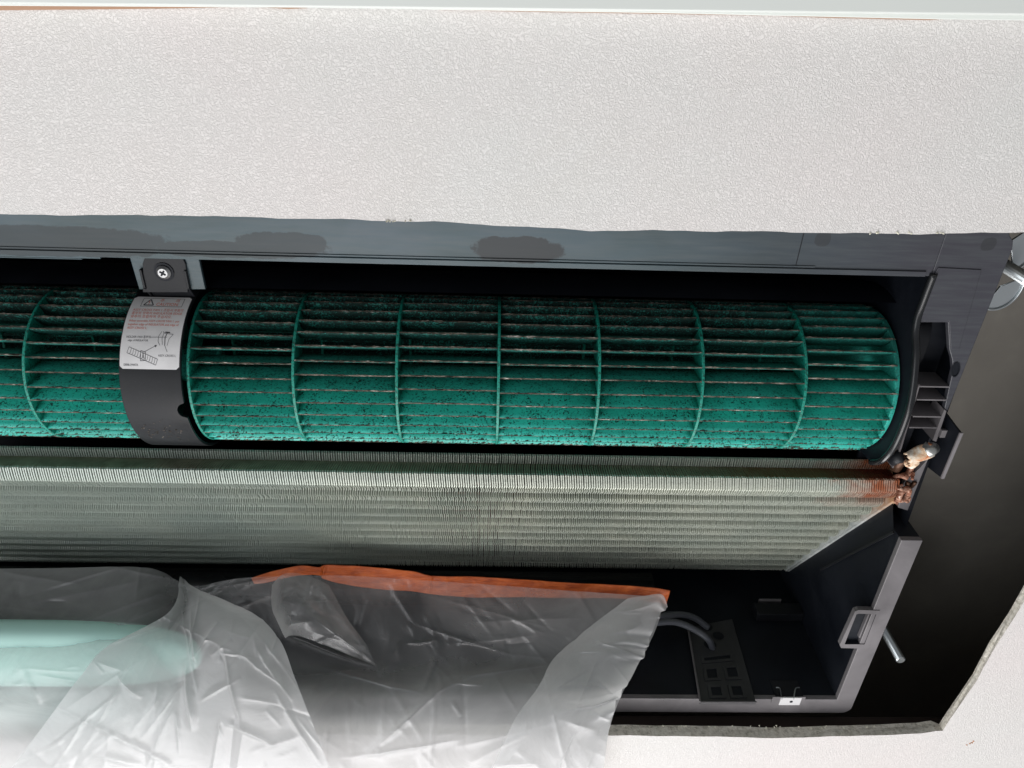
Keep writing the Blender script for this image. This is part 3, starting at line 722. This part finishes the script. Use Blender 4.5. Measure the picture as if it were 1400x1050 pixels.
# sloping ledge line on the inner side wall
mb = MB(); a, b = atx(1222, 726, bi-.001), atx(1122, 778, bi-.001); mb.prism([a, b, b+(0, .0006, -.0018), a+(0, .0006, -.0018)], (-.0012, 0, 0), M_black); mb.build('wall_ledge', ac)
mb = MB(); p = atx(1121, 790, .300); mb.box((.262, .5460, .490), (.3075, .5558, .505), M_black); mb.build('wall_boss', ac, bevel=.001)
mb = MB(); p = aty(1038, 819, .545); q = aty(1068, 819, .545); mb.box((p[0], .5450, p[2]-.0006), (q[0], .5558, p[2]+.0006), M_tray); mb.build('small_shelf', ac)
# drain channel under the coil (dark glossy round top)
mb = MB(); pr = [(.548+.016*math.cos(a), .522+.018*math.sin(a)) for a in np.radians(np.linspace(150, 300, 16))]
k = len(pr); vs = [(XL, y, z) for y, z in pr]+[(.165, y, z) for y, z in pr]
mb.add(vs, [(i, i+1, i+1+k, i+k) for i in range(k-1)]+[tuple(range(k, 2*k))], M_rim); mb.build('drain_channel', ac, smooth=True, fix=False)
# cable cover plate on the rear wall, with knock-outs
yw = yi-.0022
cp = [aty(*p, yw) for p in ((940, 858), (1001, 846), (1034, 961), (957, 961))]
mb = MB(); mb.prism(cp, (0, .002, 0), M_cover); cover = mb.build('cover_plate', ac, bevel=.0004)
def cq(u, v, dy=0):  # u across, v down the plate
    a = cp[0]*(1-u)+cp[1]*u; b = cp[3]*(1-u)+cp[2]*u; p = a*(1-v)+b*v; return p+np.array((0, -dy, 0))
for (u0, u1, v0, v1) in ((.16, .80, .42, .52), (.16, .47, .57, .74), (.55, .86, .57, .74), (.18, .48, .79, .95), (.56, .86, .79, .95)):
    mb = MB(); o_ = [cq(u0, v0, .0010), cq(u1, v0, .0010), cq(u1, v1, .0010), cq(u0, v1, .0010)]
    w = .06; i_ = [cq(u0+w, v0+w*.5, .0010), cq(u1-w, v0+w*.5, .0010), cq(u1-w, v1-w*.5, .0010), cq(u0+w, v1-w*.5, .0010)]
    b_ = [p+np.array((0, .0009, 0)) for p in i_]; c2 = [p+np.array((0, .0009, 0)) for p in o_]
    vs = o_+i_+b_+c2
    mb.add(vs, [(k, (k+1) % 4, 4+(k+1) % 4, 4+k) for k in range(4)]+[(4+k, 4+(k+1) % 4, 8+(k+1) % 4, 8+k) for k in range(4)]+[(k, (k+1) % 4, 12+(k+1) % 4, 12+k) for k in range(4)], M_cover)
    mb.add(b_, [(0, 1, 2, 3)], M_inner)
    mb.build('knockout', cover)
mb = MB()
for (px, py, rx_, ry_) in ((982, 869, .0052, .0046), (971, 881, .0058, .005), (967, 857, .005, .0045)):
    p = aty(px, py, yw-.0007); mb.add([p+np.array((rx_*math.cos(a), 0, ry_*math.sin(a))) for a in np.linspace(0, 2*math.pi, 18, endpoint=False)], [tuple(range(18))], M_inner)
mb.build('cable_hole', cover, fix=False)
mb = MB(); p0, p1 = cq(0, 0, .0015), cq(0, 1, .0015); mb.tube([p0, p1], .0009, M_tray, 6); p0, p1 = cq(0, 1, .001), cq(1, 1, .001); mb.tube([p0, p1], .0009, M_tray, 6); mb.build('cover_edge', cover)
for pts in (((880, 845, .530), (905, 842, .532), (930, 840, .537), (950, 845, .544), (968, 858, .553)), ((878, 856, .525), (900, 851, .527), (925, 851, .532), (950, 861, .538), (968, 874, .543), (974, 886, .5545))):
    P = [aty(*p) for p in pts]
    mb = MB(); mb.tube(smooth_line(P, 40), .0030, M_cable, 12); mb.build('cable', ac, smooth=True)
# white clip with a metal spring on the rim
c1 = at(1080, 960, ZT)
mb = MB(); a, b = at(1068, 954, ZT-.0012), at(1093, 964, ZT-.0012); mb.box((a[0], a[1], ZT-.0014), (b[0], b[1], ZT-.0001), M_clip); clip = mb.build('rim_clip', ac, bevel=.0003)
mb = MB(); mb.tube([(c1[0], (a[1]+b[1])/2, ZT-.0016), (c1[0], (a[1]+b[1])/2, ZT-.0013)], .0014, M_inner, 12); mb.build('clip_pin', clip)
mb = MB()
for px in (1064, 1090):
    s_ = 1 if px < 1075 else -1
    mb.tube(smooth_line([aty(px-3*s_, 940, .5545), aty(px+2*s_, 941, .5535), aty(px+4*s_, 950, .5535), aty(px+5*s_, 956, .5540)], 14), .0005, M_zinc, 6)
mb.build('clip_spring', clip)
mb = MB(); mb.box((a[0]-.003, yi-.0016, ZT+.002), (b[0]+.003, yi-.0003, ZT+.018), M_black); mb.build('clip_pocket', clip, bevel=.0003)
for (p0, p1) in (((1057, 953), (1068, 962)), ((1093, 953), (1100, 958))):
    a2, b2 = at(*p0, ZT-.0008), at(*p1, ZT-.0008); mb = MB(); mb.box((a2[0], a2[1], ZT-.0009), (b2[0], b2[1], ZT-.0001), M_tray); mb.build('clip_lug', clip, bevel=.0002)
# hinge loop sticking out of the rim
LZ = ZT-.0006
oq = [at(*p, LZ) for p in ((1169, 836), (1174, 834), (1203, 835), (1187, 887), (1150, 886), (1148, 882))]
iq = [at(*p, LZ) for p in ((1171, 840), (1174, 839), (1198, 840), (1182, 881), (1155, 881), (1155, 880))]
mb = MB(); n_ = 6; up = np.array((0, 0, .004))
mb.add(oq+iq+[p+up for p in oq]+[p+up for p in iq], [(i, (i+1) % n_, n_+(i+1) % n_, n_+i) for i in range(n_)]+[(i, (i+1) % n_, 2*n_+(i+1) % n_, 2*n_+i) for i in range(n_)], M_tray)
mb.add(iq+[p+up for p in iq], [(i, (i+1) % n_, n_+(i+1) % n_, n_+i) for i in range(n_)], M_inner)
loop = mb.build('hinge_loop', ac, label='pale loop standing out from the rim of the rear box')
mb = MB(); mb.add(iq_ := [at(*p, LZ+.0042) for p in ((1167, 838), (1201, 838), (1185, 885), (1150, 885))], [(0, 1, 2, 3)], M_inner); mb.build('loop_back', loop, fix=False)
mb = MB(); mb.prism([at(1187, 840, LZ+.001), at(1189, 840, LZ+.001), at(1176, 872, LZ+.001), at(1174, 872, LZ+.001)], (0, 0, .003), M_tray); mb.build('loop_web', loop)
# suspension lug (galvanised) on the corner of the unit
def lug(cpx, cpy, z, r, a0, a1):
    c_ = at(cpx, cpy, z); mb = MB()
    pts = [(c_[0]+r*math.cos(a), c_[1]+r*1.15*math.sin(a), z) for a in np.radians(np.linspace(a0, a1, 22))]
    ins = [(c_[0]+r*.78*math.cos(a), c_[1]+r*.9*math.sin(a), z) for a in np.radians(np.linspace(a0, a1, 22))]
    mb.prism(pts+[(c_[0], c_[1], z)], (0, 0, .0016), M_zinc)
    mb.tube([(p[0], p[1], p[2]-.0006) for p in pts], .0009, M_zinc, 8)
    return mb
lug(1368, 392, .452, .0145, -25, 115).build('suspension_lug', ac, bevel=.0004)
lug(1382, 330, .452, .020, -40, 62).build('suspension_lug', ac, bevel=.0004)
mb = MB(); p, q = at(1369, 385, .432), at(1344, 446, .432); mb.box((XR+.0006, p[1], .430), (XR+.0016, q[1], .470), M_zinc); mb.build('lug_flange', ac)

# ================================================================== THREADED RODS
def rod(name, top, bot, r, lab):
    mb = MB(); n = int((top[2]-bot[2])/.00065); pts = []; rr = []
    for i in range(n+1):
        pts.append((bot[0], bot[1], bot[2]+(top[2]-bot[2])*i/n)); rr.append(r if i % 2 else r*.86)
    rr[0] = r*.8
    mb.tube(pts, r, M_zinc, 16, rs=rr); o = mb.build(name, None); tag(o, lab, 'threaded rod', 'threaded hanger rods'); return o
b = at(1232, 903, .425); rod('threaded_rod', (b[0], b[1], .59), b, .0041, 'zinc threaded rod hanging in the dark gap beside the rear box rim')
b = at(1408, 385, .43); rod('threaded_rod', (b[0], b[1], .59), b, .0042, 'zinc threaded rod beside the galvanised lug at the upper right corner')

# ================================================================== MINT FORM put in for an aqua glow under the film
bm = bmesh.new(); bmesh.ops.create_uvsphere(bm, u_segments=48, v_segments=32, radius=1)
c_ = at(15, 893, .4185)
for v in bm.verts:
    p = v.co; f = lambda t, e: math.copysign(abs(t)**e, t)
    v.co = Vector((f(p.z, .55)*.156, f(p.y, .8)*.033, f(p.x, .8)*.017))
me = bpy.data.meshes.new('mint_form'); bm.to_mesh(me); bm.free(); me.materials.append(M_mint)
o = link('mint_form', me, None, True); o.location = c_; tag(o, 'pale mint green tub standing for an aqua glow behind the clear film at the lower left', 'form')

# ================================================================== PLASTIC FILM
film_root = empty('plastic_film', tuple(at(450, 800, .47))); tag(film_root, 'crumpled clear plastic film hanging below the coil from orange tape', 'plastic film')
def cubic_grid(ctrl, nu_, nv_):
    C = np.array(ctrl, float)                        # rows x cols x k
    rows = np.array([smooth_line(r, nu_) for r in C])          # rows x nu x k
    cols = np.array([smooth_line(rows[:, i], nv_) for i in range(nu_)])   # nu x nv x k
    return cols.transpose(1, 0, 2)
def vnoise(P, f, seed):
    r = np.random.RandomState(seed); out = np.zeros(P.shape[:2])
    for k in range(7):
        d = r.normal(size=2); d = d/np.linalg.norm(d)*f*r.uniform(.5, 1.6); ph = r.uniform(0, 6.3, 3)
        w = P@d+ph[0]+1.3*np.sin(P@(np.array([-d[1], d[0]])*.7)+ph[1]); out += np.sin(w)
    return out/7
CA = .85
def film_layer(name, ctrl, nu_, nv_, creases, amp=.0015, seed=1, ruffle=None, focus=(500, 700), hk=1.0):
    g_ = cubic_grid(ctrl, nu_, nv_); px, py, z, hz = g_[..., 0], g_[..., 1], g_[..., 2], g_[..., 3]
    P2 = np.stack([px, py], -1)
    D = amp*vnoise(P2, .012, seed)+amp*.22*(1-2*np.abs(vnoise(P2, .025, seed+1)))**2
    r_ = np.random.RandomState(seed+50)
    x0, x1, y0, y1 = px.min(), px.max(), py.min(), min(py.max(), 1060)
    creases = list(creases)
    for k in range(int((x1-x0)*(y1-y0)/1300)):
        cx, cy = r_.uniform(x0, x1), r_.uniform(y0, y1); an_ = math.atan2(cy-focus[1], cx-focus[0])+r_.normal()*.35+(math.pi/2 if r_.rand() < .2 else 0); L = 12+95*r_.rand()**2
        creases.append((cx-L*math.cos(an_), cy-L*math.sin(an_), cx+L*math.cos(an_), cy+L*math.sin(an_), r_.uniform(1.2, 3.6), r_.uniform(.0005, .0024)*(1 if r_.rand() < .8 else -1)))
    for (x0, y0, x1, y1, w, a) in creases:
        d = np.array((x1-x0, y1-y0), float); L = np.linalg.norm(d); d /= L; e = np.array((-d[1], d[0]))
        q = P2-np.array((x0, y0)); s = (q@d)/L; t = q@e+1.2*np.sin(s*4+x0)
        tap = np.clip(1-np.abs(2*s-1)**2.4, 0, 1)
        D += a*CA*tap*np.exp(-np.sqrt(t*t+.4)/(w*1.15))
    if ruffle is not None: D += ruffle(px, py, np.linspace(0, 1, nu_)[None, :], np.linspace(0, 1, nv_)[:, None])
    vs = []
    dirv = np.array((0, -.45, -.89))
    rays = np.stack([px-700, 525-py, np.full_like(px, -F)], -1)@ROT.T
    pts = rays*(z/rays[..., 2])[..., None]+D[..., None]*dirv
    nv2, nu2 = px.shape
    me = bpy.data.meshes.new(name)
    idx = np.arange(nv2*nu2).reshape(nv2, nu2)
    fs = np.stack([idx[:-1, :-1], idx[:-1, 1:], idx[1:, 1:], idx[1:, :-1]], -1).reshape(-1, 4)
    me.from_pydata(pts.reshape(-1, 3).tolist(), [], fs.tolist()); me.materials.append(M_film); me.update()
    at_ = me.attributes.new('haze', 'FLOAT', 'POINT'); at_.data.foreach_set('value', np.clip(hz*hk, 0, 1).reshape(-1).astype(np.float32))
    return link(name, me, film_root, True)

# base sheet: from the hem, down over the tray rim and below the ceiling
base = [
 [(-160, 778, 0.4715, .45), (60, 777, 0.4708, .42), (200, 776, 0.4701, .32), (262, 800, 0.4708, .10), (330, 790, 0.4729, .06), (450, 786, 0.4743, .06), (600, 795, 0.4743, .10), (760, 806, 0.4729, .30), (905, 816, 0.4701, .45)],
 [(-160, 850, 0.428, 0.3), (60, 850, 0.428, 0.3), (190, 850, 0.428, 0.3), (262, 850, 0.4525, 0.2), (340, 850, 0.456, 0.02), (450, 850, 0.4567, 0.03), (600, 850, 0.4539, 0.14), (760, 850, 0.4525, 0.36), (900, 850, 0.4518, 0.46)],
 [(-160, 905, 0.394, 0.36), (60, 905, 0.394, 0.36), (190, 905, 0.394, 0.36), (262, 905, 0.4286, 0.44), (340, 900, 0.4339, 0.14), (450, 905, 0.4345, 0.16), (600, 900, 0.4321, 0.24), (740, 900, 0.4321, 0.3), (882, 890, 0.4339, 0.54)],
 [(-160, 960, 0.378, 0.588), (60, 960, 0.378, 0.588), (190, 960, 0.378, 0.588), (262, 960, 0.3974, 0.655), (340, 955, 0.3991, 0.571), (450, 960, 0.3991, 0.571), (600, 955, 0.4002, 0.571), (720, 950, 0.4016, 0.571), (852, 945, 0.4037, 0.655)],
 [(-160, 1010, 0.3784, 0.791), (60, 1010, 0.3784, 0.791), (190, 1010, 0.3777, 0.791), (262, 1010, 0.3777, 0.791), (340, 1010, 0.3784, 0.791), (450, 1010, 0.3784, 0.791), (600, 1010, 0.3791, 0.791), (720, 1010, 0.3805, 0.791), (832, 1000, 0.3826, 0.791)],
 [(-160, 1110, 0.3521, 0.836), (60, 1110, 0.3521, 0.836), (190, 1110, 0.3510, 0.836), (262, 1110, 0.3503, 0.836), (340, 1110, 0.3510, 0.836), (450, 1110, 0.3510, 0.836), (600, 1110, 0.3517, 0.836), (720, 1110, 0.3531, 0.836), (812, 1110, 0.3556, 0.836)]]
cr = [(435, 910, 580, 946, 3, .004), (575, 950, 605, 875, 3, .005), (500, 1030, 620, 925, 5, .006), (620, 930, 660, 938, 2, .003), (420, 985, 490, 915, 5, .003), (385, 860, 520, 912, 3, .006),
      (390, 868, 500, 880, 3, .004), (430, 790, 520, 910, 4, .003), (380, 790, 395, 870, 4, .006), (395, 845, 430, 850, 3, .004), (520, 925, 560, 870, 4, .004), (555, 880, 600, 872, 2.5, .004), (545, 905, 548, 875, 3, .003),
      (600, 925, 760, 908, 2, .002), (620, 1020, 800, 975, 7, .004), (450, 1035, 640, 1010, 4, .004), (640, 1045, 720, 1000, 5, .003), (560, 960, 700, 900, 7, .003), (600, 880, 740, 868, 4, .002), (640, 850, 800, 845, 5, .002), (620, 900, 640, 860, 3, .002),
      (0, 860, 140, 845, 3, .002), (20, 830, 200, 790, 5, .002), (40, 880, 160, 850, 3, .002), (100, 900, 200, 830, 5, .003)]
film_layer('film_sheet', base, 420, 260, cr, .0016, 3)
# fold at the right, gathered along its free edge
def ruf(px, py, u, v):
    return .0030*np.clip((u-.25)/.75, 0, 1)**1.6*np.sin(v*52+2.2*np.sin(v*17)+u*3.0)*(0.5+.5*np.sin(v*9+1)**2)*np.clip(v*8, 0, 1)
fold = [
 [(858, 818, 0.4616, 0.55), (880, 815, 0.4613, 0.55), (905, 813, 0.4609, 0.50), (913, 830, 0.4602, 0.45)],
 [(800, 862, 0.4471, 0.60), (840, 850, 0.4461, 0.55), (875, 845, 0.4457, 0.50), (897, 850, 0.4471, 0.55)],
 [(757, 900, 0.4273, 0.60), (800, 890, 0.4249, 0.55), (845, 885, 0.4245, 0.50), (882, 892, 0.4273, 0.55)],
 [(735, 940, 0.4020, 0.55), (780, 940, 0.3984, 0.55), (825, 938, 0.3984, 0.50), (860, 932, 0.4013, 0.55)],
 [(700, 990, 0.3766, 0.40), (750, 988, 0.3727, 0.50), (800, 985, 0.3719, 0.50), (838, 975, 0.3748, 0.50)],
 [(650, 1100, 0.3477, 0.20), (710, 1100, 0.3434, 0.40), (770, 1100, 0.3430, 0.50), (818, 1100, 0.3459, 0.50)]]
cr = [(800, 870, 880, 895, 2, .003), (780, 892, 830, 888, 2, .003), (815, 925, 855, 965, 2.5, .003), (760, 937, 840, 938, 1.5, .0016), (770, 960, 820, 958, 2, .002), (760, 980, 820, 1000, 4, .003), (808, 965, 838, 990, 2, .002), (660, 1048, 740, 1040, 3, .003)]
film_layer('film_fold', fold, 200, 260, cr, .0010, 11, ruf, focus=(940, 830))
# drape at the left, pinched in the middle
dr = [
 [(246, 788, 0.4594, 0.20), (252, 792, 0.4587, 0.15), (258, 797, 0.4587, 0.15), (264, 801, 0.4587, 0.15), (272, 806, 0.4594, 0.20)],
 [(232, 836, 0.4260, 0.48), (250, 842, 0.4246, 0.20), (268, 836, 0.4238, 0.38), (300, 830, 0.4246, 0.43), (345, 838, 0.4260, 0.38)],
 [(146, 884, 0.3996, 0.58), (200, 886, 0.3974, 0.36), (255, 884, 0.4003, 0.30), (310, 868, 0.3996, 0.50), (382, 874, 0.4032, 0.50)],
 [(112, 922, 0.3843, 0.53), (180, 922, 0.3814, 0.40), (256, 918, 0.3850, 0.53), (325, 910, 0.3828, 0.53), (402, 922, 0.3864, 0.58)],
 [(72, 975, 0.3672, 0.50), (160, 975, 0.3636, 0.42), (255, 975, 0.3664, 0.53), (335, 970, 0.3643, 0.56), (422, 975, 0.3686, 0.63)],
 [(-20, 1100, 0.3416, 0.53), (110, 1100, 0.3380, 0.48), (250, 1100, 0.3401, 0.48), (350, 1100, 0.3387, 0.53), (470, 1100, 0.3416, 0.63)]]
cr = [(232, 840, 238, 795, 3, .004), (150, 880, 225, 855, 4, .004), (262, 900, 300, 850, 3, .005), (268, 915, 262, 830, 3, .004), (255, 900, 262, 1000, 4, .005), (160, 920, 195, 955, 3, .003), (130, 900, 170, 918, 4, .003), (300, 890, 350, 900, 2, .002), (330, 890, 385, 935, 3, .003),
      (270, 960, 330, 925, 3, .003), (300, 980, 380, 1020, 3, .004), (340, 1030, 420, 1000, 4, .003), (120, 1030, 200, 1045, 4, .003), (180, 1010, 240, 1050, 3, .003), (60, 1045, 110, 1035, 3, .002), (215, 825, 222, 850, 2, .003), (170, 850, 210, 830, 2, .002), (350, 880, 400, 960, 3, .004), (375, 940, 440, 1050, 3, .003)]
film_layer('film_drape', dr, 240, 260, cr, .0012, 21, focus=(258, 800), hk=1.15)
# puffed pocket of film between the two
pk = [
 [(372, 800, 0.4623, .12), (385, 786, 0.4602, .10), (405, 783, 0.4602, .08), (430, 790, 0.4623, .06), (450, 800, 0.4651, .04)],
 [(372, 830, 0.4428, .22), (388, 822, 0.4358, .10), (410, 820, 0.4344, .10), (440, 832, 0.4400, .06), (475, 845, 0.4470, .04)],
 [(384, 860, 0.4308, .30), (395, 848, 0.4238, .22), (420, 850, 0.4224, .16), (460, 865, 0.4280, .1), (500, 880, 0.4350, .04)],
 [(390, 872, 0.4261, .3), (402, 868, 0.4191, .3), (430, 876, 0.4191, .2), (470, 892, 0.4233, .12), (514, 911, 0.4275, .08)]]
film_layer('film_pocket', pk, 110, 90, [(388, 852, 425, 850, 2, .004), (392, 862, 400, 840, 2, .004), (420, 835, 515, 908, 2.5, .004), (400, 800, 460, 860, 3, .003), (392, 868, 470, 905, 2, .003)], .0008, 31)
# orange tape hem
hem = [
 [(344, 790, .486, 1), (365, 783, .486, 1), (385, 778, .486, 1), (412, 773, .486, 1), (436, 775, .485, 1), (446, 772, .484, 1), (480, 773, .484, 1), (530, 777, .484, 1), (565, 781, .484, 1), (592, 787, .484, 1), (640, 788, .483, 1), (700, 791, .482, 1), (770, 796, .481, 1), (850, 800, .478, 1), (890, 803, .476, 1), (916, 807, .475, 1)],
 [(348, 798, .483, 1), (365, 796, .484, 1), (385, 791, .484, 1), (412, 786, .484, 1), (436, 786, .484, 1), (446, 792, .482, 1), (480, 800, .482, 1), (530, 806, .482, 1), (565, 808, .482, 1), (592, 812, .482, 1), (640, 816, .481, 1), (700, 816, .480, 1), (770, 817, .478, 1), (850, 818, .474, 1), (890, 822, .472, 1), (911, 826, .471, 1)]]
G_ = cubic_grid(hem, 420, 16); rays = np.stack([G_[..., 0]-700, 525-G_[..., 1], np.full(G_.shape[:2], -F)], -1)@ROT.T
D = .0005*np.sin(G_[..., 0]*.09+G_[..., 1]*.35)*np.sin(G_[..., 0]*.037)
for (x0, y0, x1, y1, w, a) in ((446, 770, 440, 795, 1.5, .0022), (400, 784, 440, 774, 1.5, .0016), (590, 785, 586, 812, 1.5, .0018), (612, 786, 610, 812, 1.5, .0014), (790, 806, 880, 808, 1.5, .0014), (800, 812, 850, 800, 1.2, .0012), (480, 780, 520, 800, 2, .0012), (690, 795, 740, 810, 2, .0010)):
    dd = np.array((x1-x0, y1-y0), float); L = np.linalg.norm(dd); dd /= L; q0_, q1_ = G_[..., 0]-x0, G_[..., 1]-y0
    sx = (q0_*dd[0]+q1_*dd[1])/L; tx = -q0_*dd[1]+q1_*dd[0]; D += a*np.clip(1-np.abs(2*sx-1)**3, 0, 1)*np.exp(-np.abs(tx)/w)
pts = rays*(G_[..., 2]/rays[..., 2])[..., None]+D[..., None]*np.array((0, -.45, -.89)); idx = np.arange(16*420).reshape(16, 420)
me = bpy.data.meshes.new('orange_tape'); me.from_pydata(pts.reshape(-1, 3).tolist(), [], np.stack([idx[:-1, :-1], idx[:-1, 1:], idx[1:, 1:], idx[1:, :-1]], -1).reshape(-1, 4).tolist()); me.materials.append(M_orange)
o = link('orange_tape', me, film_root, True); sd = o.modifiers.new('solid', 'SOLIDIFY'); sd.thickness = .0006
